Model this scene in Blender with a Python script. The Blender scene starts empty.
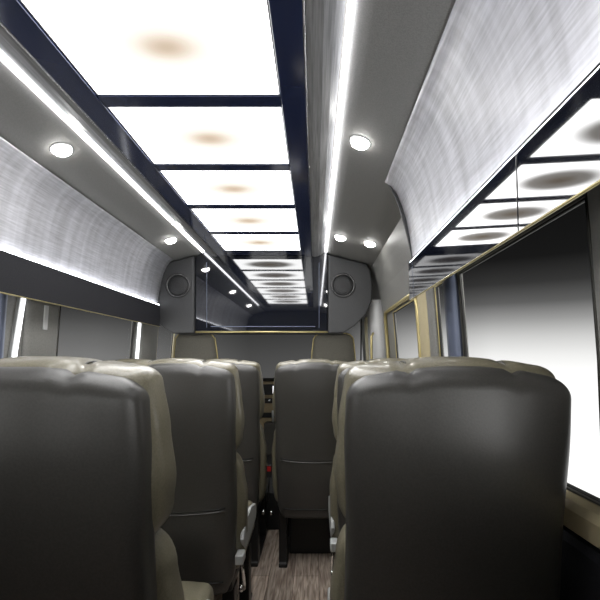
import bpy, bmesh, math, random
from mathutils import Vector
random.seed(4)
S = bpy.context.scene
C = S.collection
PI = math.pi
CX, EYE = 0.37, 1.13      # camera position across the van and above the floor

# ------------------------------------------------------------------ materials
def mat(name, col, rough=.5, metal=0, ior=1.45, emit=None, strength=0, coat=0):
    m = bpy.data.materials.new(name); m.use_nodes = True
    b = m.node_tree.nodes['Principled BSDF']
    b.inputs['Base Color'].default_value = (*col, 1)
    b.inputs['Roughness'].default_value = rough
    b.inputs['Metallic'].default_value = metal
    b.inputs['IOR'].default_value = ior
    b.inputs['Coat Weight'].default_value = coat
    if emit:
        b.inputs['Emission Color'].default_value = (*emit, 1)
        b.inputs['Emission Strength'].default_value = strength
    return m
def nodes(m): return m.node_tree.nodes, m.node_tree.links, m.node_tree.nodes['Principled BSDF']
def noise_mix(m, c1, c2, scale=(1,1,1), nscale=5, lo=.35, hi=.65, detail=4, bump=0, bdist=.002, coord='Object'):
    N, L, b = nodes(m)
    tc = N.new('ShaderNodeTexCoord'); mp = N.new('ShaderNodeMapping'); mp.inputs['Scale'].default_value = scale
    nz = N.new('ShaderNodeTexNoise'); nz.inputs['Scale'].default_value = nscale; nz.inputs['Detail'].default_value = detail
    L.new(tc.outputs[coord], mp.inputs[0]); L.new(mp.outputs[0], nz.inputs['Vector'])
    cr = N.new('ShaderNodeValToRGB'); e = cr.color_ramp.elements
    e[0].position = lo; e[1].position = hi; e[0].color = (*c1,1); e[1].color = (*c2,1)
    L.new(nz.outputs['Fac'], cr.inputs[0]); L.new(cr.outputs[0], b.inputs['Base Color'])
    if bump:
        bp = N.new('ShaderNodeBump'); bp.inputs['Strength'].default_value = bump; bp.inputs['Distance'].default_value = bdist
        L.new(nz.outputs['Fac'], bp.inputs['Height']); L.new(bp.outputs[0], b.inputs['Normal'])
    return m

M = {}
M['leather'] = noise_mix(mat('dark_leather', (.03,.03,.028), .38, ior=1.6), (.048,.046,.042), (.060,.057,.052), nscale=260, detail=2, bump=.25, bdist=.0006)
M['bolster'] = noise_mix(mat('bolster_leather', (.08,.07,.05), .34, ior=1.6, coat=.4), (.175,.158,.106), (.22,.20,.142), nscale=240, detail=2, bump=.25, bdist=.0006)
M['piping'] = mat('piping', (.05,.048,.04), .4)
M['seam'] = mat('seam_dark', (.012,.012,.012), .6)
M['frame_black'] = mat('black_steel', (.012,.012,.012), .4)
M['chrome'] = mat('chrome', (.75,.75,.75), .18, 1)
M['light_plastic'] = mat('light_grey_plastic', (.45,.46,.45), .4)
M['red'] = mat('red_plastic', (.5,.02,.02), .35)
M['vinyl'] = noise_mix(mat('grey_headliner', (.2,.195,.19), .7), (.19,.187,.18), (.24,.235,.225), nscale=300, bump=.2, bdist=.001)
M['valance_grey'] = noise_mix(mat('brushed_grey_valance', (.2,.2,.2), .4), (.16,.16,.165), (.26,.26,.26), scale=(40,1.2,40), nscale=6, bump=.05)
M['gloss'] = mat('black_mirror_acrylic', (.004,.005,.009), .035, ior=1.95)
M['navy'] = mat('navy_gloss_lacquer', (.018,.025,.062), .12, ior=1.6)
M['charcoal'] = noise_mix(mat('charcoal_vinyl', (.03,.03,.034), .65, ior=1.3), (.014,.014,.017), (.019,.019,.023), nscale=200, bump=.15, bdist=.0006)
M['grey_panel'] = noise_mix(mat('grey_panel', (.1,.1,.1), .5), (.034,.035,.037), (.045,.045,.046), nscale=220, bump=.12, bdist=.0006)
M['wall'] = noise_mix(mat('wall_grey', (.2,.2,.19), .45), (.2,.198,.185), (.235,.23,.215), nscale=120, bump=.1, bdist=.0006)
M['wall_dark'] = mat('wall_dark', (.02,.02,.02), .6)
M['beige'] = mat('warm_beige_trim', (.50,.43,.27), .4)
M['gasket'] = mat('black_rubber', (.012,.012,.01), .45)
M['gold'] = mat('brass_edge', (.55,.46,.22), .3, .6)
M['pale'] = mat('pale_grey_plastic', (.62,.62,.62), .4)
M['cabseat'] = noise_mix(mat('cab_seat_cloth', (.2,.19,.16), .6), (.19,.18,.15), (.24,.225,.19), nscale=200)
M['cream'] = mat('cream_plastic', (.75,.68,.48), .35)
M['bluegrey'] = mat('blue_grey_trim', (.12,.14,.2), .3, .2)
M['speaker'] = mat('speaker_mesh', (.02,.02,.021), .5)
M['speaker_ring'] = mat('speaker_ring', (.07,.07,.07), .25, .3)
M['dash'] = noise_mix(mat('dashboard_plastic', (.05,.045,.035), .55), (.045,.042,.035), (.06,.056,.048), nscale=200)
M['dash_tan'] = mat('dashboard_wood_trim', (.33,.26,.15), .35)
M['led'] = mat('led_strip', (.9,.9,.9), .5, emit=(.93,.95,1), strength=11)
M['led_slot'] = mat('slot_led', (.9,.9,.9), .5, emit=(.95,.96,1), strength=11)
M['side_glow'] = mat('side_glow', (.9,.9,.9), .5, emit=(.96,.97,1), strength=2)
M['spot'] = mat('downlight_lens', (.9,.9,.9), .5, emit=(1,.99,.96), strength=40)
M['screen'] = mat('screen_lit', (.5,.5,.5), .4, emit=(.95,.95,1), strength=1.3)
M['white_trim'] = mat('white_bezel', (.7,.7,.7), .35)

# cove: pale brushed lining with streaks along the van and crosswise gleams painted into the colour
m = M['cove'] = mat('brushed_silver_lining', (.55,.55,.58), .42, .25)
N, L, b = nodes(m)
tc = N.new('ShaderNodeTexCoord')
def nz(scale, ns, det):
    mp = N.new('ShaderNodeMapping'); mp.inputs['Scale'].default_value = scale
    n = N.new('ShaderNodeTexNoise'); n.inputs['Scale'].default_value = ns; n.inputs['Detail'].default_value = det
    L.new(tc.outputs['Object'], mp.inputs[0]); L.new(mp.outputs[0], n.inputs['Vector']); return n
n1 = nz((30, 1.5, 30), 6, 5); n2 = nz((.6, 9, .6), 2.2, 3)
mx = N.new('ShaderNodeMix'); mx.data_type = 'FLOAT'; mx.inputs[0].default_value = .5
L.new(n1.outputs['Fac'], mx.inputs[2]); L.new(n2.outputs['Fac'], mx.inputs[3])
cr = N.new('ShaderNodeValToRGB'); e = cr.color_ramp.elements
e[0].position = .33; e[0].color = (.36,.36,.38,1); e[1].position = .66; e[1].color = (.68,.68,.72,1)
L.new(mx.outputs[0], cr.inputs[0]); L.new(cr.outputs[0], b.inputs['Base Color'])

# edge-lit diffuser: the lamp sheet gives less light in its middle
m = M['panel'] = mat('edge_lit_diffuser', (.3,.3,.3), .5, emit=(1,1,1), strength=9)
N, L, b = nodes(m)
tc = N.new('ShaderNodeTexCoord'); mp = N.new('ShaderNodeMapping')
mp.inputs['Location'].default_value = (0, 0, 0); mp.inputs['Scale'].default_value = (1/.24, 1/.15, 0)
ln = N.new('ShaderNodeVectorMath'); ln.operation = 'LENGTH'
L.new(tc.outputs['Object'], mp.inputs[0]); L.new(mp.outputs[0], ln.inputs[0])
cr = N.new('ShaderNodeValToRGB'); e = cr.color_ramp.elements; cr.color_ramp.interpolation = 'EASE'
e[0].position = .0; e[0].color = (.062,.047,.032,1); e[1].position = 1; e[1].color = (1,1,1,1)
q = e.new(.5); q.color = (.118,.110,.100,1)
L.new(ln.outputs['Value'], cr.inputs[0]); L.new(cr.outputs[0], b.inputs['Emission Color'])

# floor planks
m = M['floor'] = mat('oak_vinyl_planks', (.2,.15,.11), .45)
N, L, b = nodes(m)
tc = N.new('ShaderNodeTexCoord'); mp = N.new('ShaderNodeMapping'); mp.inputs['Rotation'].default_value = (0,0,PI/2)
br = N.new('ShaderNodeTexBrick'); br.inputs['Scale'].default_value = 1; br.inputs['Brick Width'].default_value = .9; br.inputs['Row Height'].default_value = .13
br.inputs['Mortar Size'].default_value = .0015; br.inputs['Color1'].default_value = (.9,.9,.9,1); br.inputs['Color2'].default_value = (.6,.6,.6,1); br.inputs['Mortar'].default_value = (.15,.12,.1,1)
L.new(tc.outputs['Object'], mp.inputs[0]); L.new(mp.outputs[0], br.inputs['Vector'])
mp2 = N.new('ShaderNodeMapping'); mp2.inputs['Scale'].default_value = (26, 2.2, 1)
n = N.new('ShaderNodeTexNoise'); n.inputs['Scale'].default_value = 3; n.inputs['Detail'].default_value = 8; n.inputs['Distortion'].default_value = .5
L.new(tc.outputs['Object'], mp2.inputs[0]); L.new(mp2.outputs[0], n.inputs['Vector'])
cr = N.new('ShaderNodeValToRGB'); e = cr.color_ramp.elements
e[0].position = .33; e[0].color = (.24,.17,.13,1); e[1].position = .68; e[1].color = (.78,.66,.55,1)
L.new(n.outputs['Fac'], cr.inputs[0])
mm = N.new('ShaderNodeMix'); mm.data_type = 'RGBA'; mm.blend_type = 'MULTIPLY'; mm.inputs[0].default_value = 1
L.new(cr.outputs[0], mm.inputs[6]); L.new(br.outputs['Color'], mm.inputs[7]); L.new(mm.outputs[2], b.inputs['Base Color'])

def glass(name, tint, refl=.05):
    m = bpy.data.materials.new(name); m.use_nodes = True
    N, L = m.node_tree.nodes, m.node_tree.links; N.clear()
    o = N.new('ShaderNodeOutputMaterial'); t = N.new('ShaderNodeBsdfTransparent'); g = N.new('ShaderNodeBsdfGlossy')
    t.inputs[0].default_value = (*tint, 1); g.inputs['Roughness'].default_value = .02
    x = N.new('ShaderNodeMixShader'); x.inputs[0].default_value = refl
    L.new(t.outputs[0], x.inputs[1]); L.new(g.outputs[0], x.inputs[2]); L.new(x.outputs[0], o.inputs[0])
    return m
M['glass'] = glass('clear_glass', (.95,.95,.95), .0015)
M['tint'] = glass('tinted_glass', (.62,.62,.62), .03)

# ------------------------------------------------------------------ helpers
def link(name, bm, material, parent=None, smooth=True, bevel=0, mods=None):
    me = bpy.data.meshes.new(name); bmesh.ops.recalc_face_normals(bm, faces=bm.faces); bm.to_mesh(me); bm.free()
    if smooth:
        for p in me.polygons: p.use_smooth = True
    o = bpy.data.objects.new(name, me); C.objects.link(o)
    if material: me.materials.append(material)
    if bevel:
        q = o.modifiers.new('bevel', 'BEVEL'); q.width = bevel; q.segments = 3; q.limit_method = 'ANGLE'; q.angle_limit = math.radians(40)
        q.harden_normals = True
    if parent: o.parent = parent
    return o
def box(bm, x0, x1, y0, y1, z0, z1):
    v = [bm.verts.new((x, y, z)) for x in (x0,x1) for y in (y0,y1) for z in (z0,z1)]
    for f in ((0,1,3,2),(4,6,7,5),(0,4,5,1),(2,3,7,6),(0,2,6,4),(1,5,7,3)): bm.faces.new([v[i] for i in f])
def prism_y(bm, pts, y0, y1, n=1):
    """closed outline in (x,z) swept along y"""
    rows = []
    for i in range(n+1):
        y = y0 + (y1-y0)*i/n
        rows.append([bm.verts.new((p[0], y, p[1])) for p in pts])
    k = len(pts)
    for a, b_ in zip(rows, rows[1:]):
        for i in range(k): bm.faces.new((a[i], a[(i+1)%k], b_[(i+1)%k], b_[i]))
    bm.faces.new(rows[0]); bm.faces.new(rows[-1][::-1])
def prism_x(bm, pts, x0, x1):
    A = [bm.verts.new((x0, y, z)) for y, z in pts]; B = [bm.verts.new((x1, y, z)) for y, z in pts]; k = len(pts)
    for i in range(k): bm.faces.new((A[i], A[(i+1)%k], B[(i+1)%k], B[i]))
    bm.faces.new(A); bm.faces.new(B)
def tube(bm, pts, r, n=8, closed=False):
    pts = [Vector(p) for p in pts]; rings = []
    up = None
    for i, p in enumerate(pts):
        if closed: d = pts[(i+1)%len(pts)] - pts[i-1]
        else: d = pts[min(i+1, len(pts)-1)] - pts[max(i-1, 0)]
        d.normalize()
        if up is None: up = Vector((0,0,1)) if abs(d.z) < .9 else Vector((0,1,0))
        a = d.cross(up)
        if a.length < 1e-4: a = d.orthogonal()
        a.normalize(); b_ = a.cross(d); up = b_
        rings.append([bm.verts.new(p + r*(math.cos(t)*a + math.sin(t)*b_)) for t in [2*PI*k/n for k in range(n)]])
    pr = list(zip(rings, rings[1:])) + ([(rings[-1], rings[0])] if closed else [])
    for A, B in pr:
        for k in range(n): bm.faces.new((A[k], A[(k+1)%n], B[(k+1)%n], B[k]))
    if not closed: bm.faces.new(rings[0]); bm.faces.new(rings[-1][::-1])
def lathe(bm, prof, c=(0,0,0), axis='z', n=32):
    """profile (r, h) around an axis"""
    rings = []
    for r, h in prof:
        ring = []
        for k in range(n):
            t = 2*PI*k/n; u, v = r*math.cos(t), r*math.sin(t)
            p = {'z':(u,v,h),'y':(u,h,v),'x':(h,u,v)}[axis]
            ring.append(bm.verts.new((c[0]+p[0], c[1]+p[1], c[2]+p[2])))
        rings.append(ring)
    for A, B in zip(rings, rings[1:]):
        for k in range(n): bm.faces.new((A[k], A[(k+1)%n], B[(k+1)%n], B[k]))
    bm.faces.new(rings[0]); bm.faces.new(rings[-1][::-1])
def thing(name, label, cat, loc=(0,0,0), group=None):
    o = bpy.data.objects.new(name, None); o.empty_display_size = .05; C.objects.link(o); o.location = loc
    o['label'] = label; o['category'] = cat
    if group: o['group'] = group
    return o
def tag(o, label, cat, group=None):
    o['label'] = label; o['category'] = cat
    if group: o['group'] = group
    return o
def struct(o, label=None):
    o['kind'] = 'structure'
    if label: o['label'] = label
    return o
def dup(root, loc, label, group=None, skip=()):
    r = root.copy(); C.objects.link(r); r.location = loc; r['label'] = label
    if group: r['group'] = group
    for ch in list(root.children):
        if ch.name.split('.')[0] in skip: continue
        c = ch.copy(); C.objects.link(c); c.parent = r
        for g in list(ch.children):
            d = g.copy(); C.objects.link(d); d.parent = c
    return r
def sstep(a, b_, x):
    t = max(0, min(1, (x-a)/(b_-a))); return t*t*(3-2*t)
def interp(tab, x):
    if x <= tab[0][0]: return tab[0][1]
    for (a, fa), (b_, fb) in zip(tab, tab[1:]):
        if x <= b_:
            t = (x-a)/(b_-a); t = t*t*(3-2*t); return fa + (fb-fa)*t
    return tab[-1][1]
def loft(bm, rows, n=56, off=None):
    """rows of (z, half width, y centre, half depth, exponent)"""
    R = []
    for z, xh, yc, yh, ex in rows:
        ring = []
        for k in range(n):
            t = 2*PI*(k+.5)/n; c, s = math.cos(t), math.sin(t)
            x = xh*math.copysign(abs(c)**(2/ex), c); y = yc + yh*math.copysign(abs(s)**(2/ex), s)
            p = Vector((x, y, z))
            if off: p = off(p)
            ring.append(bm.verts.new(p))
        R.append(ring)
    for A, B in zip(R, R[1:]):
        for k in range(n): bm.faces.new((A[k], A[(k+1)%n], B[(k+1)%n], B[k]))
    for ring in (R[0], R[-1]):
        # close with a bridge across y
        for k in range(n//2 - 1):
            a, b_, c_, d = ring[k], ring[k+1], ring[n-2-k], ring[n-1-k]
            if len({a,b_,c_,d}) == 4: bm.faces.new((a, b_, c_, d))
def pillow_rows(z0, z1, wf, yc, yh, r0, r1, ex=4, nz=22, na=7):
    rows = []
    for i in range(na):                       # rounded bottom
        t = PI/2*(1 - i/na); k = math.cos(t)
        rows.append((z0 + r0*(1-math.sin(t)), wf(z0 + r0*(1-math.sin(t))) - r0*(1-k), yc, yh*max(k,.02)**.8, ex))
    for i in range(nz+1):
        z = z0 + r0 + (z1-r1-z0-r0)*i/nz; rows.append((z, wf(z), yc, yh, ex))
    for i in range(1, na+1):
        t = PI/2*i/na; k = math.cos(t)
        rows.append((z1 - r1 + r1*math.sin(t), wf(z1 - r1 + r1*math.sin(t)) - r1*(1-k), yc, yh*max(k,.02)**.8, ex))
    return rows

# ------------------------------------------------------------------ shell profile
WALL = [(0,.90),(.5,.915),(.88,.915),(1.13,.905),(1.40,.885),(1.46,.878),(1.63,.85),(1.75,.82),(1.84,.79)]
def wx(z):
    for (a, fa), (b_, fb) in zip(WALL, WALL[1:]):
        if z <= b_: return fa + (fb-fa)*(z-a)/(b_-a)
    return WALL[-1][1]
SILL, HEAD = .855, 1.44
Y0, Y1 = -.75, 4.75
def side_wall(s, name, openings, m):
    bm = bmesh.new()
    ys = sorted({Y0, Y1, *[v for o in openings for v in o]})
    zs = [0,.12,.3,.5,.7,SILL,1.0,1.13,1.27,HEAD,1.5,1.57,1.63,1.69,1.75,1.8,1.84]
    vv = {}
    def V(y, z):
        if (y,z) not in vv: vv[y,z] = bm.verts.new((s*wx(z), y, z))
        return vv[y,z]
    for a, b_ in zip(ys, ys[1:]):
        op = any(o[0]-1e-6 <= a and b_ <= o[1]+1e-6 for o in openings)
        for z0, z1 in zip(zs, zs[1:]):
            if op and z0 >= SILL-1e-6 and z1 <= HEAD+1e-6: continue
            bm.faces.new((V(a,z0), V(b_,z0), V(b_,z1), V(a,z1)))
    # thickness, built outward
    geo = bmesh.ops.extrude_face_region(bm, geom=bm.faces[:])
    for e_ in geo['geom']:
        if isinstance(e_, bmesh.types.BMVert): e_.co.x += s*.014
    o = link(name, bm, m, smooth=False); return o
WL = [(-.25,1.70),(2.12,2.98),(3.42,3.82)]
WR = [(-.30,.45),(.81,1.53),(1.665,1.82),(2.13,2.80),(3.50,4.35)]
struct(side_wall(-1, 'wall_left', WL, M['wall']), 'grey left wall of the van with window openings')
struct(side_wall(1, 'wall_right', WR, M['wall']), 'grey right wall of the van with window openings')
bm = bmesh.new(); box(bm, -.90, .90, Y0, Y1, -.03, 0); struct(link('floor', bm, M['floor'], smooth=False), 'brown oak plank floor along the aisle')
bm = bmesh.new()
xs = [-.97,-.70,-.10,.10,.70,.97]; zb = [0,.85,1.50,1.97]; gv = {(x,z): bm.verts.new((x,Y0,z)) for x in xs for z in zb}
for i in range(5):
    for j in range(3):
        if j == 1 and i in (1,3): continue
        bm.faces.new((gv[xs[i],zb[j]],gv[xs[i+1],zb[j]],gv[xs[i+1],zb[j+1]],gv[xs[i],zb[j+1]]))
geo = bmesh.ops.extrude_face_region(bm, geom=bm.faces[:])
for q in geo['geom']:
    if isinstance(q, bmesh.types.BMVert): q.co.y -= .05
struct(link('wall_back', bm, M['wall'], smooth=False), 'grey rear wall of the van')
bm = bmesh.new(); box(bm, -.97, .97, Y1, Y1+.05, 0, .9)
struct(link('wall_front', bm, M['wall_dark'], smooth=False), 'dark cowl below the windscreen')

CEIL = [(0,.815),(.455,.815),(.458,.797),(.50,.781),(.55,.766),(.60,.751),(.68,.73),(.74,.716),(.79,.700)]
bm = bmesh.new()
pts = [(-a, EYE+h) for a, h in CEIL[::-1]] + [(a, EYE+h) for a, h in CEIL[1:]]
outer = [(.90, EYE+.69),(.90, 1.99),(-.90,1.99),(-.90, EYE+.69)]
prism_y(bm, pts + outer, Y0, 3.9)
o = struct(link('ceiling', bm, M['vinyl'], smooth=False), 'grey fabric headliner around the light tray')
# raked cab roof down to the windscreen
bm = bmesh.new()
v = [bm.verts.new(p) for p in ((-.9,3.9,1.93),(.9,3.9,1.93),(.9,4.35,1.6),(-.9,4.35,1.6),(-.9,3.9,1.99),(.9,3.9,1.99),(.9,4.4,1.64),(-.9,4.4,1.64))]
for f in ((0,1,2,3),(7,6,5,4),(0,4,5,1),(1,5,6,2),(2,6,7,3),(3,7,4,0)): bm.faces.new([v[i] for i in f])
struct(link('trim_14', bm, M['vinyl'], smooth=False), 'sloping headliner over the cab')
# cab side infill above the belt in front of 4.35 is wall; windscreen
def window(n, kids, label):
    e_ = bpy.data.objects.new('window_%d' % n, None); C.objects.link(e_); e_['kind'] = 'structure'; e_['label'] = label
    for k in kids: k.parent = e_
    return e_
bm = bmesh.new()
v = [bm.verts.new(p) for p in ((-.88,4.72,.9),(.88,4.72,.9),(.85,4.38,1.62),(-.85,4.38,1.62),(-.88,4.728,.9),(.88,4.728,.9),(.85,4.388,1.62),(-.85,4.388,1.62))]
for f in ((0,1,2,3),(7,6,5,4),(0,4,5,1),(1,5,6,2),(2,6,7,3),(3,7,4,0)): bm.faces.new([v[i] for i in f])
pane = link('pane', bm, M['glass'], smooth=False)
bm = bmesh.new(); tube(bm, [(-.87,4.7,.91),(.87,4.7,.91),(.84,4.36,1.61),(-.84,4.36,1.61)], .025, closed=True)
window(9, [pane, link('window_frame', bm, M['gasket'])], 'wide windscreen beyond the front seats')

for i, sx_ in enumerate((-1, 1)):  # unseen rear windows, added to let light onto the seat backs
    bm = bmesh.new(); box(bm, min(sx_*.10,sx_*.70), max(sx_*.10,sx_*.70), Y0-.03, Y0-.025, .85, 1.50); pn = link('pane', bm, M['glass'], smooth=False)
    bm = bmesh.new(); tube(bm, [(sx_*.105,Y0-.01,.855),(sx_*.695,Y0-.01,.855),(sx_*.695,Y0-.01,1.495),(sx_*.105,Y0-.01,1.495)], .012, 8, True)
    window(10+i, [pn, link('window_frame', bm, M['gasket'])], 'added unseen rear window for light on the seat backs, %s' % ('left','right')[i])
# side windows : pane + rounded black gasket + warm edge trim
wn = 1
for s, lst, side in ((-1, WL, 'left'), (1, WR, 'right')):
    names = {-1: ['left window beside the rear seats', 'left window between the two pillars with glowing strips', 'driver side cab window'],
             1: ['right window behind the rear pillar', 'large bright window beside the nearest right seat', 'narrow window between two pillars', 'window of the entry door', 'passenger side cab window']}[s]
    for (a, b_), lab in zip(lst, names):
        bm = bmesh.new()
        zz = [SILL,1.0,1.13,1.27,HEAD]
        A = [[bm.verts.new((s*(wx(z)+.008+d), y, z)) for z in zz] for y in (a,b_) for d in (0,.005)]
        for i in range(4):
            bm.faces.new((A[0][i],A[2][i],A[2][i+1],A[0][i+1])); bm.faces.new((A[1][i],A[1][i+1],A[3][i+1],A[3][i]))
        bm.faces.new((A[0][0],A[1][0],A[3][0],A[2][0])); bm.faces.new((A[0][-1],A[2][-1],A[3][-1],A[1][-1]))
        for q, r in ((0,1),(2,3)):
            for i in range(4): bm.faces.new((A[q][i],A[q][i+1],A[r][i+1],A[r][i]))
        pane = link('pane', bm, M['glass'], smooth=False)
        def loop(off, inset):
            P = []
            for y, z in [(a+inset,z) for z in zz] + [(b_-inset,z) for z in zz[::-1]]:
                z2 = min(max(z, SILL+inset), HEAD-inset); P.append((s*(wx(z2)+off), y, z2))
            return P
        bm = bmesh.new(); tube(bm, loop(.004, .003), .0055, 8, True); fr = link('window_frame', bm, M['gasket'])
        bm = bmesh.new(); tube(bm, loop(-.001, -.005), .0035 if wn != 3 else .011, 8, True); tr = link('edge_trim', bm, M['gold'] if s > 0 and wn != 5 else M['piping'] if wn != 3 else M['cream'])
        window(wn, [pane, fr, tr], lab); wn += 1

# window ledges
for s, nm, lab in ((1,'trim_1','cream ledge under the right windows'),(-1,'trim_2','cream ledge under the left windows')):
    bm = bmesh.new()
    prism_y(bm, [(s*.916,.850),(s*.890,.845),(s*.880,.83),(s*.882,.79),(s*.916,.78)], Y0+.01, 2.05)
    struct(link(nm, bm, M['beige'], smooth=False), lab)
    bm = bmesh.new(); prism_y(bm, [(s*.914,.776),(s*.889,.776),(s*.882,.76),(s*.882,.06),(s*.899,.02),(s*.899,0.0)], Y0+.01, 2.05)
    struct(link('trim_%d' % (3 if s>0 else 4), bm, M['charcoal'], smooth=False), 'dark charcoal lining on the lower %s wall' % ('right' if s>0 else 'left'))

# pillar covers
def pillar(n, s, y0, y1, m, th, lab, z0=SILL-.02, z1=1.5, extra=None):
    bm = bmesh.new()
    zz = [z0 + (z1-z0)*i/10 for i in range(11)]
    R = []
    for z in zz:
        x = wx(z); w = y1-y0
        R.append([bm.verts.new((s*(x-d), y0+w*t, z)) for t, d in ((0,-.001),(.03,th*.55),(.15,th*.9),(.5,th),(.85,th*.9),(.97,th*.55),(1,-.001))])
    for A, B in zip(R, R[1:]):
        for i in range(7): bm.faces.new((A[i], A[(i+1)%7], B[(i+1)%7], B[i]))
    bm.faces.new(R[0]); bm.faces.new(R[-1])
    return struct(link('trim_%d' % n, bm, m), lab)
pillar(5, 1, .46, .80, M['wall'], .02, 'brown-grey pillar at the right edge of the picture')
pillar(6, 1, 1.545, 1.652, M['bluegrey'], .03, 'blue-grey pillar left of the large right window')
pillar(7, 1, 1.832, 1.93, M['wall'], .02, 'grey half of the pillar behind the entry door')
pillar(8, 1, 1.945, 2.10, M['beige'], .022, 'beige half of the pillar behind the entry door')
pillar(9, -1, 1.86, 2.105, M['wall'], .02, 'grey pillar left of the left window')
pillar(10, -1, 3.06, 3.41, M['wall'], .03, 'grey pillar behind the driver seat')
pillar(11, 1, 3.2, 3.48, M['pale'], .10, 'pale pillar between the entry door and the cab', z0=.3, z1=1.58)
pillar(12, -1, 1.705, 1.745, M['bluegrey'], .015, 'narrow blue-grey pillar strip beside the glowing strip')

bm = bmesh.new(); tube(bm, [(wx(z)-.10-.004, y, z) for z, y in ((.80,3.50),(1.0,3.50),(1.2,3.49),(1.36,3.475),(1.43,3.44),(1.46,3.38))], .014, 10)
struct(link('trim_13', bm, M['cream']), 'cream seal along the front edge of the pale pillar')
# entry door set into the right wall
bm = bmesh.new()
prism = []
for z in [.12,.3,.5,.7,.8]: prism.append((wx(z)-.02, z))
out = [(wx(z)-.0005, z) for z in [.8,.7,.5,.3,.12]]
prism_y(bm, prism + out, 2.10, 3.06)
door = struct(link('door_1', bm, M['wall'], smooth=False, bevel=.006), 'grey entry door in the right wall')
bm = bmesh.new(); tube(bm, [(.885,2.9,.70),(.84,2.9,.72),(.82,2.9,.8),(.82,2.9,1.0),(.84,2.9,1.08),(.885,2.9,1.10)], .012, 10); link('door_handle', bm, M['chrome'], door)
bm = bmesh.new()
tube(bm, [(wx(z)-.012, 2.115, z) for z in (.85,1.0,1.2,1.40)] + [(wx(1.46)-.012, 2.14, 1.465), (wx(1.46)-.012, 3.02, 1.465)] + [(wx(z)-.012, 3.06, z) for z in (1.42,1.2,1.0,.85)], .012, 8, False)
link('door_seal', bm, M['gold'], door)
bm = bmesh.new(); tube(bm, [(.80,3.17,1.05),(.785,3.16,1.08),(.785,3.16,1.3),(.80,3.17,1.33)], .009, 8)
tag(link('grab_handle', bm, M['gold']), 'slim brass grab handle on the pale pillar beside the entry door', 'handle')

# ------------------------------------------------------------------ light tray and panels
PX = .27
bars = [.41,.85,1.29,1.735,2.18,2.63,3.09]
tray = thing('light_tray', 'long navy gloss ceiling tray framing the row of light panels', 'light tray', (0, .41, EYE+.77))
ZT = .0
for s in (-1, 1):
    bm = bmesh.new()
    prism_y(bm, [(s*PX,.0),(s*.343,-.004),(s*.343,.035),(s*PX,.035)], -.30, 2.765)
    link('side_rail', bm, M['navy'], tray, smooth=False, bevel=.002)
    bm = bmesh.new(); tube(bm, [(s*.346,-.30,-.004),(s*.346,2.765,-.004)], .0022, 8); link('chrome_bead', bm, M['chrome'], tray)
    bm = bmesh.new(); prof = [(.349,-.002),(.365,-.008),(.39,-.004),(.415,.008),(.436,.022),(.436,.034),(.349,.034)]
    prism_y(bm, [(s*a, h) for a, h in prof], -.30, 2.765); link('valance', bm, M['valance_grey'], tray, smooth=False)
for y in bars:
    w = .0275 if y < 3 else .045
    bm = bmesh.new(); box(bm, -PX+.0005, PX-.0005, y-.41-w, y-.41+w if y < 3 else 2.765, .004, .035); link('crossbar', bm, M['navy'], tray, smooth=False, bevel=.002)
ordn = ['nearest the camera, overhead', 'second nearest the camera', 'third from the camera', 'fourth from the camera', 'fifth from the camera', 'farthest from the camera, before the mirror bulkhead']
for i, (a, b_) in enumerate(zip(bars, bars[1:])):
    lab = 'glowing white rectangular ceiling panel, ' + ordn[i]
    L_ = b_-a-.055 - (.018 if i == 5 else 0)
    t = thing('ceiling_light', lab, 'ceiling light', (0, (a+b_)/2 - (.009 if i == 5 else 0), EYE+.777), 'white light panels in the ceiling tray')
    bm = bmesh.new(); box(bm, -PX+.006, PX-.006, -L_/2+.006, L_/2-.006, .001, .006); link('diffuser', bm, M['panel'], t, smooth=False)
    bm = bmesh.new(); X_, Y_ = PX-.002, L_/2-.002
    for c in ((-X_,X_,-Y_,-Y_+.0035),(-X_,X_,Y_-.0035,Y_)): box(bm, *c, 0, .012)
    for c in ((-X_,-X_+.0035,-Y_+.0035,Y_-.0035),(X_-.0035,X_,-Y_+.0035,Y_-.0035)): box(bm, *c, 0, .012)
    bmesh.ops.remove_doubles(bm, verts=bm.verts, dist=1e-5); link('light_frame', bm, M['white_trim'], t, smooth=False)

# LED strips: in the slot outside the valance, and on top of the cove ledge
for s in (-1, 1):
    bm = bmesh.new(); prism_y(bm, [(s*.443, .023),(s*.4555, .017),(s*.4555,.025),(s*.443, .031)], -.3, 2.75)
    link('strip_light', bm, M['led_slot'], tray, smooth=False)['label'] = 'glowing white strip light'

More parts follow.
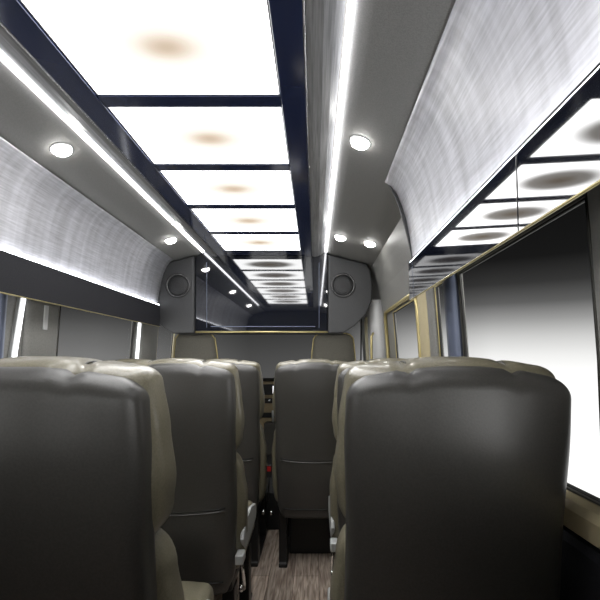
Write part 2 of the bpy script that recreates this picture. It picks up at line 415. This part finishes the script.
# coves with ledge
for s, yend, side in ((-1, 3.12, 'left'), (1, 1.76, 'right')):
    t = thing('overhead_lining', 'curved brushed silver overhead lining above the %s windows' % side, 'overhead lining', (s*.75, 0, EYE))
    inner = [(.655,.728),(.680,.712),(.705,.680),(.727,.63),(.745,.57),(.758,.50),(.768,.43),(.772,.405)]
    sm = []
    for (a0,h0),(a1,h1) in zip(inner, inner[1:]):
        sm += [(a0+(a1-a0)*k/3, h0+(h1-h0)*k/3) for k in range(3)]
    sm.append(inner[-1])
    outp = [(.785,.40),(.782,.44),(.768,.50),(.752,.56),(.74,.62),(.722,.67),(.70,.70),(.685,.7235)]
    pts = [(s*(a-.75), h) for a, h in sm + outp]
    bm = bmesh.new(); prism_y(bm, pts, -.70, yend, 1)
    o = link('cove_panel', bm, M['cove'], t)
    for p_ in o.data.polygons: p_.use_smooth = len(p_.vertices) == 4
    # valance face, thin hollow section whose underside slopes up to the wall
    segs = [(-.70, .815),( .818, yend)] if s > 0 else [(-.70, 1.24),(1.243, yend)]
    for y0_, y1_ in segs:
        bm = bmesh.new()
        pts = [(.752,.394),(.756,.243),(.759,.2415),(.866,.33),(.86,.385),(.77,.385)]
        prism_y(bm, [(s*(a-.75), h) for a, h in pts], y0_, y1_)
        o = link('fascia', bm, M['gloss'] if s > 0 else M['charcoal'], t, smooth=False, bevel=.0015)
        o['label'] = 'mirror black fascia' if s > 0 else 'matt charcoal fascia'
    bm = bmesh.new(); tube(bm, [(s*.0065,-.70,.242),(s*.0065,yend,.242)], .0028, 8); link('lower_edge', bm, M['gold'], t)
    bm = bmesh.new(); tube(bm, [(s*.001,-.70,.396),(s*.001,yend,.396)], .002, 8); link('upper_edge', bm, M['gasket'] if s>0 else M['charcoal'], t)
    if s > 0:
        bm = bmesh.new(); prism_y(bm, [(a-.75, h) for a, h in [(.67,.722),(.684,.70),(.702,.66),(.72,.61),(.737,.55),(.752,.49),(.766,.43),(.77,.39),(.858,.385),(.856,.42),(.84,.52),(.81,.62),(.785,.70)]], yend+.001, yend+.012)
        link('end_cap', bm, M['grey_panel'], t, smooth=False)
    bm = bmesh.new(); prism_y(bm, [(s*.0045, .3945),(s*.019, .3945),(s*.019, .404),(s*.0045, .402)], -.69, yend-.01)
    link('strip_light', bm, M['led'], t, smooth=False)['label'] = 'glowing white strip light'

# vertical strips on the left pillars, made bright by emission
def vtube(y, w, z0, z1, lab, ln=0):
    t = thing('glow_strip', lab, 'pillar light', (-wx(z0), y, z0), 'vertical glowing strips on the left pillars')
    bm = bmesh.new(); pts = [(-(wx(z)-.022)+wx(z0), ln*(z-z0), z-z0) for z in (z0,(z0+z1)/2,z1)]
    tube(bm, pts, w, 12); link('glow_tube', bm, M['side_glow'], t)
    bm = bmesh.new(); R = []
    for z in (z0,(z0+z1)/2,z1): R.append([bm.verts.new((-(wx(z)-d)+wx(z0), y_+ln*(z-z0), z-z0)) for y_, d in ((-w*1.4,.001),(-w*1.4,.014),(w*1.4,.014),(w*1.4,.001))])
    for A, B in zip(R, R[1:]):
        for i in range(4): bm.faces.new((A[i],A[(i+1)%4],B[(i+1)%4],B[i]))
    bm.faces.new(R[0]); bm.faces.new(R[-1]); link('back_plate', bm, M['light_plastic'], t, smooth=False)
vtube(1.765, .008, .92, 1.42, 'bright vertical glowing strip on the left pillar at the picture edge', .12)
vtube(3.025, .0105, .92, 1.42, 'bright vertical glowing strip on the left wall behind the driver')
bm = bmesh.new()
R = [[bm.verts.new((-(wx(z)-d), y, z)) for y, d in ((1.965,.018),(1.965,.026),(1.99,.026),(1.99,.018))] for z in (1.27,1.32,1.38)]
for A, B in zip(R, R[1:]):
    for i in range(4): bm.faces.new((A[i],A[(i+1)%4],B[(i+1)%4],B[i]))
bm.faces.new(R[0]); bm.faces.new(R[-1])
tag(link('belt_guide', bm, M['pale'], smooth=False), 'short pale belt guide strip on the grey left pillar', 'belt guide')

# recessed downlights
def ceil_h(a):
    a = abs(a)
    for (p, fp), (q, fq) in zip(CEIL, CEIL[1:]):
        if a <= q: return fp + (fq-fp)*(a-p)/(q-p)
def downlight(a, y, label):
    t = thing('downlight', label, 'downlight', (a, y, EYE+ceil_h(a)), 'round recessed ceiling downlights')
    bm = bmesh.new(); lathe(bm, [(.0385,.004),(.0385,-.003),(.035,-.004),(.034,-.002),(.034,.004)], n=28); link('bezel', bm, M['white_trim'], t)
    bm = bmesh.new(); lathe(bm, [(.0335,-.003),(.032,-.009),(.027,-.015),(.018,-.020),(.007,-.022)], n=28); link('lens', bm, M['spot'], t)
    t.rotation_euler = (0, math.copysign(math.radians(15), a), 0)
    return t
dl = downlight(-.55, 1.56, 'round white downlight near the left edge of the picture')
def dd(a, y, lab):
    r = dup(dl, (a, y, EYE+ceil_h(a)), lab); r.rotation_euler = (0, math.copysign(math.radians(15), a), 0); return r
dd(-.55, 2.74, 'round downlight above the left speaker')
dd(-.55, .36, 'round left downlight nearest the rear of the van')
dd(.53, 1.52, 'round downlight beside the nearer end of the right lining')
dd(.53, 2.70, 'left one of the two downlights above the right speaker')
dd(.71, 2.66, 'right one of the two downlights above the right speaker')
dd(.53, .36, 'round right downlight nearest the rear of the van')

# ------------------------------------------------------------------ front bulkhead cabinet
YB = 3.18
cab = thing('overhead_cabinet', 'wide overhead cabinet across the front with mirror black centre and grey ends', 'cabinet', (0, YB, EYE))
def off_ceil(a): return ceil_h(a) - .002
bodyo = [(-.515,.20),(.465,.20),(.465,off_ceil(.465)-.004),(.44,.811),(-.44,.811),(-.515,off_ceil(.515)-.003)]
bm = bmesh.new(); prism_y(bm, bodyo, .02, .22); link('cabinet_body', bm, M['grey_panel'], cab, smooth=False)
bm = bmesh.new(); prism_y(bm, [(-.512,.215),(.462,.215),(.462,.775),(.44,.81),(-.44,.81),(-.512,.765)], -.002, .0195); link('mirror_panel', bm, M['gloss'], cab, smooth=False, bevel=.003)
bm = bmesh.new(); tube(bm, [(-.515,-.004,.207),(.465,-.004,.207)], .007, 10); link('lower_trim', bm, M['gold'], cab)
for x in (-.43, .40):  # thin strips for panel seams and a reflected vertical line, drawn as parts
    bm = bmesh.new(); box(bm, x-.0015, x+.0015, -.004, -.0015, .24, .72); link('panel_line', bm, M['bluegrey'], cab, smooth=False)
bm = bmesh.new(); box(bm, -.40, .37, -.005, -.0015, .245, .250); link('door_line', bm, M['bluegrey'], cab, smooth=False)
Lo = [(-.517,.195),(-.67,.195),(-.74,.235),(-.785,.285),(-.80,.40),(-.785,.55),(-.76,.66),(-.73,.708),(-.60,.742),(-.517,.764)]
Ro = [(.467,.195),(.58,.20),(.66,.25),(.745,.335),(.785,.43),(.79,.55),(.775,.66),(.75,.705),(.60,.742),(.467,.772)]
for pts, cx in ((Lo,-.63),(Ro,.575)):
    bm = bmesh.new(); prism_y(bm, pts, -.035, .22); e_ = link('end_panel', bm, M['grey_panel'], cab, smooth=False, bevel=.012)
    bm = bmesh.new(); lathe(bm, [(.088,-.0345),(.090,-.044),(.082,-.049),(.076,-.045),(.075,-.0345)], (cx,0,.545), 'y', 40); sp = link('speaker_ring', bm, M['speaker_ring'], e_)
    bm = bmesh.new(); lathe(bm, [(.0748,-.036),(.072,-.041),(.05,-.045),(.02,-.047),(.004,-.047)], (cx,0,.545), 'y', 40)
    g = link('speaker_grille', bm, M['speaker'], e_)
    for r in (.064,.052,.04,.028):
        bm = bmesh.new(); tube(bm, [(cx+r*math.cos(2*PI*k/28), -.0445-(.07-r)*.045, .545+r*math.sin(2*PI*k/28)) for k in range(28)], .0013, 5, True); link('grille_ring', bm, M['grey_panel'], e_)
    bm = bmesh.new(); tube(bm, [(cx-.012,-.0485,.53),(cx,-.0495,.57),(cx+.012,-.0485,.53)], .0015, 5, True); link('speaker_badge', bm, M['speaker_ring'], e_)

# ------------------------------------------------------------------ passenger seats
def lean(p):
    p.y -= (p.z-1.0)*.10; return p
def topc(p, z0=.90, z1=1.12, drop=.013):
    x = abs(p.x); k = sstep(z0, z1, p.z)
    d = 0.006*math.cos(min(x,.088)/.088*PI/2) if x < .088 else 0
    d -= .009*math.exp(-((x-.096)/.010)**2)
    d -= drop*sstep(.085, .20, x)
    p.z += k*d
    return p
def make_seat():
    t = thing('passenger_seat', '', 'seat', (0,0,0), 'dark leather passenger seats')
    # shell: the smooth back panel
    wf = lambda z: interp([(.27,.176),(.36,.198),(.62,.208),(.80,.206),(.98,.210),(1.13,.206)], z)
    rows = pillow_rows(.27, 1.114, wf, .048, .055, .03, .042, 4.0, 34, 9)
    def off(p):
        if p.y < .045: p.y -= .020*(1-(min(abs(p.x),.2)/.2)**2)*sstep(.27,.5,p.z)*(1-.7*sstep(.95,1.12,p.z))
        return lean(topc(p, drop=.016))
    bm = bmesh.new(); loft(bm, rows, 72, off); link('back_shell', bm, M['leather'], t)
    # upper cushion with wings
    wf = lambda z: interp([(.79,.203),(.84,.220),(.90,.227),(1.0,.219),(1.13,.205)], z)
    rows = pillow_rows(.785, 1.132, wf, .112, .084, .03, .030, 3.6, 24, 9)
    bm = bmesh.new(); loft(bm, rows, 72, lambda p: lean(topc(p))); hc = link('headrest_cushion', bm, M['bolster'], t)
    for sx in (-1,1):
        for d in (0,.012):
            bm = bmesh.new(); pts = [lean(topc(Vector((sx*(.090+d), y, z)))) for y, z in ((.042,1.102),(.052,1.116),(.066,1.126),(.085,1.132),(.105,1.1335),(.135,1.131),(.155,1.128),(.168,1.116),(.178,1.09),(.180,1.0),(.180,.85))]
            tube(bm, pts, .0022, 6); link('piping', bm, M['piping'], hc)
    # lower cushion of the back
    wf = lambda z: interp([(.33,.218),(.45,.232),(.62,.235),(.72,.222),(.80,.198)], z)
    rows = pillow_rows(.33, .80, wf, .118, .076, .04, .045, 3.6, 24, 8)
    bm = bmesh.new(); loft(bm, rows, 72, lean); link('backrest_cushion', bm, M['bolster'], t)
    # piping round the shell
    bm = bmesh.new(); pts = []
    for z in [.36,.45,.55,.62,.70,.80,.9,.98,1.05]: pts.append((interp([(.27,.176),(.36,.196),(.62,.204),(.80,.202),(.98,.206),(1.13,.202)], z), z))
    for a in (25,50,75): pts.append((.146+.056*math.cos(math.radians(a)), 1.046+.052*math.sin(math.radians(a))))
    right = [lean(topc(Vector((x, .066, z)), drop=.016)) for x, z in pts]
    left = [Vector((-p.x, p.y, p.z)) for p in right[::-1]]
    mid = [lean(topc(Vector((x, .055, 1.116)), drop=.016)) for x in (.11,.092,.07,.03,0,-.03,-.07,-.092,-.11)]
    tube(bm, right + mid + left, .0026, 6); link('piping', bm, M['piping'], t)
    # map pocket seam across the back
    bm = bmesh.new()
    def bk(x, z): return lean(Vector((x, -.0075-.020*(1-(abs(x)/.2)**2), z))) + Vector((0,.0008,0))
    zs = lambda x: .595 + .012*(1-(x/.19)**2)*-1
    tube(bm, [bk(x, .600-.010*math.cos(x/.18*PI/2)) + Vector((0,.002+.02*max(0,(abs(x)-.15)/.03)**2*.3,0)) for x in [-.178+.356*k/16 for k in range(17)]], .0042, 8)
    link('pocket_hem', bm, M['leather'], t)
    bm = bmesh.new()
    tube(bm, [bk(x, .610-.010*math.cos(x/.18*PI/2)) + Vector((0,.002+.02*max(0,(abs(x)-.15)/.03)**2*.3,0)) for x in [-.178+.356*k/16 for k in range(17)]], .0028, 8)
    link('pocket_opening', bm, M['seam'], t)
    bm = bmesh.new()
    tube(bm, [bk(x, .335) + Vector((0,.006+.03*max(0,(abs(x)-.14)/.04)**2*.3,0)) for x in [-.165+.33*k/12 for k in range(13)]], .003, 8)
    link('lower_seam', bm, M['seam'], t)
    # seat cushion
    bm = bmesh.new(); rows = pillow_rows(.33, .475, lambda z: .212, .40, .235, .03, .05, 5, 6, 7)
    def co(p):
        p.z += .02*sstep(.14,.22,abs(p.x))*sstep(.4,.475,p.z); return p
    loft(bm, rows, 72, co); link('seat_cushion', bm, M['bolster'], t)
    # frame
    bm = bmesh.new(); box(bm, -.19, .19, .09, .60, .285, .325); link('seat_frame', bm, M['frame_black'], t, smooth=False, bevel=.008)
    for x in (-.12,-.04,.04,.12): bm = bmesh.new(); lathe(bm, [(.007,.09),(.007,.083),(.003,.081)], (x,0,.305), 'y', 10); link('bolt', bm, M['chrome'], t)
    for x in (-.17, .17):
        bm = bmesh.new(); prism_x(bm, [(.10,0),(.58,0),(.58,.022),(.545,.022),(.54,.284),(.48,.284),(.475,.022),(.195,.022),(.19,.284),(.12,.284),(.12,.022),(.10,.022)], x-.023, x+.023)
        link('leg', bm, M['frame_black'], t, smooth=False, bevel=.005)
    for sx in (-1,1):
        bm = bmesh.new()
        pts = [(.10,.47),(.13,.505),(.19,.525),(.30,.525),(.42,.50),(.44,.46),(.42,.43),(.30,.42),(.15,.415)]
        prof = [bm.verts.new((sx*.216, y, z)) for y, z in pts]; prof2 = [bm.verts.new((sx*.232, y, z)) for y, z in pts]
        k = len(pts)
        for i in range(k): bm.faces.new((prof[i],prof[(i+1)%k],prof2[(i+1)%k],prof2[i]))
        bm.faces.new(prof); bm.faces.new(prof2)
        link('side_cover', bm, M['light_plastic'], t, smooth=False, bevel=.006)
        bm = bmesh.new(); box(bm, min(sx*.205,sx*.235), max(sx*.205,sx*.235), .06, .12, .395, .43)
        hb = link('recliner_cap', bm, M['light_plastic'], t, smooth=False, bevel=.006)
        bm = bmesh.new(); tube(bm, [(sx*.223,.09,.395),(sx*.227,.10,.36),(sx*.227,.13,.30),(sx*.222,.16,.26)], .007, 8); link('recliner_lever', bm, M['chrome'], hb)
        bm = bmesh.new(); lathe(bm, [(.012,-.012 if sx<0 else .012),(.014,0),(.010,.004*sx)], (sx*.222,.06,.315), 'x', 14); link('pivot_bolt', bm, M['chrome'], t)
    return t
seat = make_seat()
def put(loc, lab, first=False, skip=()):
    if first: seat.location = loc; seat['label'] = lab; return seat
    return dup(seat, loc, lab, skip=skip)
put((.637,.775,0), 'large dark leather seat back filling the lower right, beside the bright window', True)
put((.664,1.58,0), 'dark seat on the right, mostly hidden behind the nearest right seat')
r3 = put((.365,2.235,0), 'dark seat standing alone beyond the aisle with its leg and underside showing', skip=('side_cover','recliner_cap'))
bm = bmesh.new(); box(bm, -.145, .20, .27, .47, .0, .284); link('seat_box', bm, M['frame_black'], r3, smooth=False, bevel=.008)
put((-.135,.715,0), 'largest left seat back, cut off by the left edge of the picture')
put((-.122,1.475,0), 'second left aisle seat, in front of the largest left seat')
put((-.135,2.245,0), 'farthest left aisle seat, next to the gap showing the dashboard', skip=('side_cover','recliner_cap'))
put((-.610,2.245,0), 'farthest left window seat, beside the left window')
put((-.610,1.475,0), 'left window seat in the middle row, hidden behind the largest left seat')

bk = thing('belt_buckle', 'small seat belt buckle with red button beside the far right seat', 'seat belt buckle', (.112, 2.42, .0))
bm = bmesh.new(); tube(bm, [(-.01,.03,.33),(-.005,.01,.40),(0,0,.47)], .006, 8); link('buckle_stalk', bm, M['frame_black'], bk)
bm = bmesh.new(); box(bm, -.014, .014, -.008, .008, .47, .54); q = link('buckle_body', bm, M['frame_black'], bk, smooth=False, bevel=.003)
bm = bmesh.new(); box(bm, -.010, .010, -.0095, .0, .505, .532); link('release_button', bm, M['red'], q, smooth=False)

# ------------------------------------------------------------------ cab seats and dashboard
def make_cab_seat():
    t = thing('cab_seat', '', 'seat', (0,0,0), 'front cab seats')
    wf = lambda z: interp([(.55,.235),(.85,.235),(1.0,.215),(1.12,.178),(1.33,.160)], z)
    bm = bmesh.new(); loft(bm, pillow_rows(.50, 1.345, wf, .06, .06, .05, .055, 3.6, 30, 8), 64, lambda p: lean(p)); link('backrest', bm, M['cabseat'], t)
    bm = bmesh.new()
    pts = [(wf(z)+.001, z) for z in (.6,.8,.95,1.05,1.12,1.2,1.26,1.30)] + [(.147,1.322),(.13,1.338),(.105,1.346)]
    P = [lean(Vector((x+.001,.03,z+.001))) for x, z in pts]
    tube(bm, P + [Vector((-p.x,p.y,p.z)) for p in P[::-1]], .005, 8); link('piping', bm, M['gold'], t)  # gold tube paints the lit rim along the seat outline
    bm = bmesh.new(); loft(bm, pillow_rows(.42, .58, lambda z: .24, .36, .25, .03, .05, 5, 6, 7), 64); link('seat_cushion', bm, M['grey_panel'], t)
    bm = bmesh.new(); box(bm, -.2, .2, .12, .55, .252, .425); link('seat_base', bm, M['frame_black'], t, smooth=False, bevel=.01)
    return t
bm = bmesh.new(); box(bm, -.88, .88, 2.86, 4.7, .0, .25); struct(link('trim_15', bm, M['wall_dark'], smooth=False, bevel=.01), 'raised dark cab floor')
c1 = make_cab_seat(); c1.location = (-.605, 3.50, 0); c1['label'] = 'driver seat seen through the gap under the left speaker'
dup(c1, (.52, 3.50, 0), 'front passenger seat seen under the right speaker')

d = thing('dashboard', 'dashboard across the cab below the windscreen', 'dashboard', (0, 4.15, 0))
bm = bmesh.new(); prism = [(0,.55),(-.02,.80),(.02,.90),(.10,.935),(.50,.93),(.56,.86),(.56,.5)]
R = [[bm.verts.new((x, y, z)) for y, z in prism] for x in (-.86, .86)]
k = len(prism)
for i in range(k): bm.faces.new((R[0][i],R[0][(i+1)%k],R[1][(i+1)%k],R[1][i]))
bm.faces.new(R[0]); bm.faces.new(R[1]); link('dash_body', bm, M['dash'], d, smooth=False, bevel=.02)
bm = bmesh.new(); box(bm, -.20, .20, -.07, .03, .252, .925); cs = link('centre_console', bm, M['dash_tan'], d, smooth=False, bevel=.015)
bm = bmesh.new(); box(bm, -.15, .15, -.085, -.068, .80, .90); link('console_display', bm, M['frame_black'], cs, smooth=False, bevel=.004)
bm = bmesh.new(); box(bm, -.03, .12, -.088, -.084, .815, .885); link('display_screen', bm, M['screen'], cs, smooth=False)
for z in (.62,.755):
    bm = bmesh.new(); box(bm, -.16, .16, -.082, -.068, z-.035, z+.012); link('control_panel', bm, M['frame_black'], cs, smooth=False, bevel=.004)
for x in (-.12,-.06,0,.06,.12):
    bm = bmesh.new(); lathe(bm, [(.015,-.081),(.014,-.097),(.005,-.099)], (x,0,.745), 'y', 16); link('control_knob', bm, M['chrome'], cs)
bm = bmesh.new(); box(bm, -.1, .1, -.20, -.071, .252, .55); link('gear_box', bm, M['dash'], cs, smooth=False, bevel=.015)
bm = bmesh.new(); tube(bm, [(-.02,-.14,.54),(-.02,-.16,.62),(-.02,-.165,.66)], .012, 10); link('gear_lever', bm, M['light_plastic'], cs)
bm = bmesh.new(); tube(bm, [(.18*math.cos(2*PI*k/36), -.02-.06*math.sin(2*PI*k/36), .17*math.sin(2*PI*k/36)) for k in range(36)], .014, 10, True); sw = link('steering_wheel', bm, M['frame_black'], d); sw.location = (-.58,-.16,.86)
bm = bmesh.new(); lathe(bm, [(.06,.02),(.065,-.01),(.04,-.03)], axis='y', n=24); hb = link('hub', bm, M['frame_black'], sw)
bm = bmesh.new(); tube(bm, [(-.17,-.02,0),(0,-.005,0),(.17,-.02,0)], .014, 8); link('spokes', bm, M['frame_black'], sw)
bm = bmesh.new(); tube(bm, [(0,.015,0),(0,.14,-.04)], .03, 12); link('column', bm, M['dash'], sw)

# ------------------------------------------------------------------ world: pale studio ground glow, dark above, brighter to the right
w = bpy.data.worlds.new('world'); S.world = w; w.use_nodes = True
N, L = w.node_tree.nodes, w.node_tree.links
bg = N['Background']
tc = N.new('ShaderNodeTexCoord'); sx = N.new('ShaderNodeSeparateXYZ'); L.new(tc.outputs['Generated'], sx.inputs[0])
mr = N.new('ShaderNodeMapRange'); mr.inputs['From Min'].default_value = -.10; mr.inputs['From Max'].default_value = .40
L.new(sx.outputs['Z'], mr.inputs['Value'])
cr = N.new('ShaderNodeValToRGB'); e = cr.color_ramp.elements
stops = [(-.10,1.15),(-.03,1.05),(.01,.86),(.05,.60),(.085,.32),(.12,.11),(.16,.035),(.21,.009),(.40,.002)]
while len(e) < len(stops): e.new(.5)
for el, (z, v) in zip(e, stops): el.position = (z+.10)/.5; el.color = (v, v, v*.985, 1)
L.new(mr.outputs[0], cr.inputs[0])
cx_ = N.new('ShaderNodeValToRGB'); mr2 = N.new('ShaderNodeMapRange'); mr2.inputs['From Min'].default_value = -1; L.new(sx.outputs['X'], mr2.inputs['Value']); L.new(mr2.outputs[0], cx_.inputs[0])
e = cx_.color_ramp.elements; side = [(-.45,.24),(-.15,.085),(.05,.10),(.20,.60),(.38,1.15)]
while len(e) < len(side): e.new(.5)
for el, (x, v) in zip(e, side): el.position = (x+1)/2; el.color = (v/1.2,)*3 + (1,)
mr3 = N.new('ShaderNodeMapRange'); mr3.inputs['From Min'].default_value = 0; mr3.inputs['From Max'].default_value = -.5; mr3.inputs['To Min'].default_value = 0; mr3.inputs['To Max'].default_value = 3.5  # added glow behind the van, brightens the seat backs through the rear windows
L.new(sx.outputs['Y'], mr3.inputs['Value'])
ad = N.new('ShaderNodeMath'); ad.operation = 'MULTIPLY_ADD'; L.new(cx_.outputs[0], ad.inputs[0]); ad.inputs[1].default_value = 1.2; L.new(mr3.outputs[0], ad.inputs[2])
L.new(cr.outputs[0], bg.inputs['Color']); L.new(ad.outputs[0], bg.inputs['Strength'])

# ------------------------------------------------------------------ camera
cd = bpy.data.cameras.new('camera'); co_ = bpy.data.objects.new('camera', cd); C.objects.link(co_)
co_.location = (CX, 0, EYE); co_.rotation_euler = (PI/2, 0, 0)
cd.sensor_width = 36; cd.lens = 36*430/600; cd.shift_x = -.025; cd.shift_y = .10; cd.clip_start = .02
S.camera = co_
S.view_settings.view_transform = 'Standard'; S.view_settings.look = 'None'
S.view_settings.exposure = 0; S.view_settings.gamma = 1; S.view_settings.use_curve_mapping = False
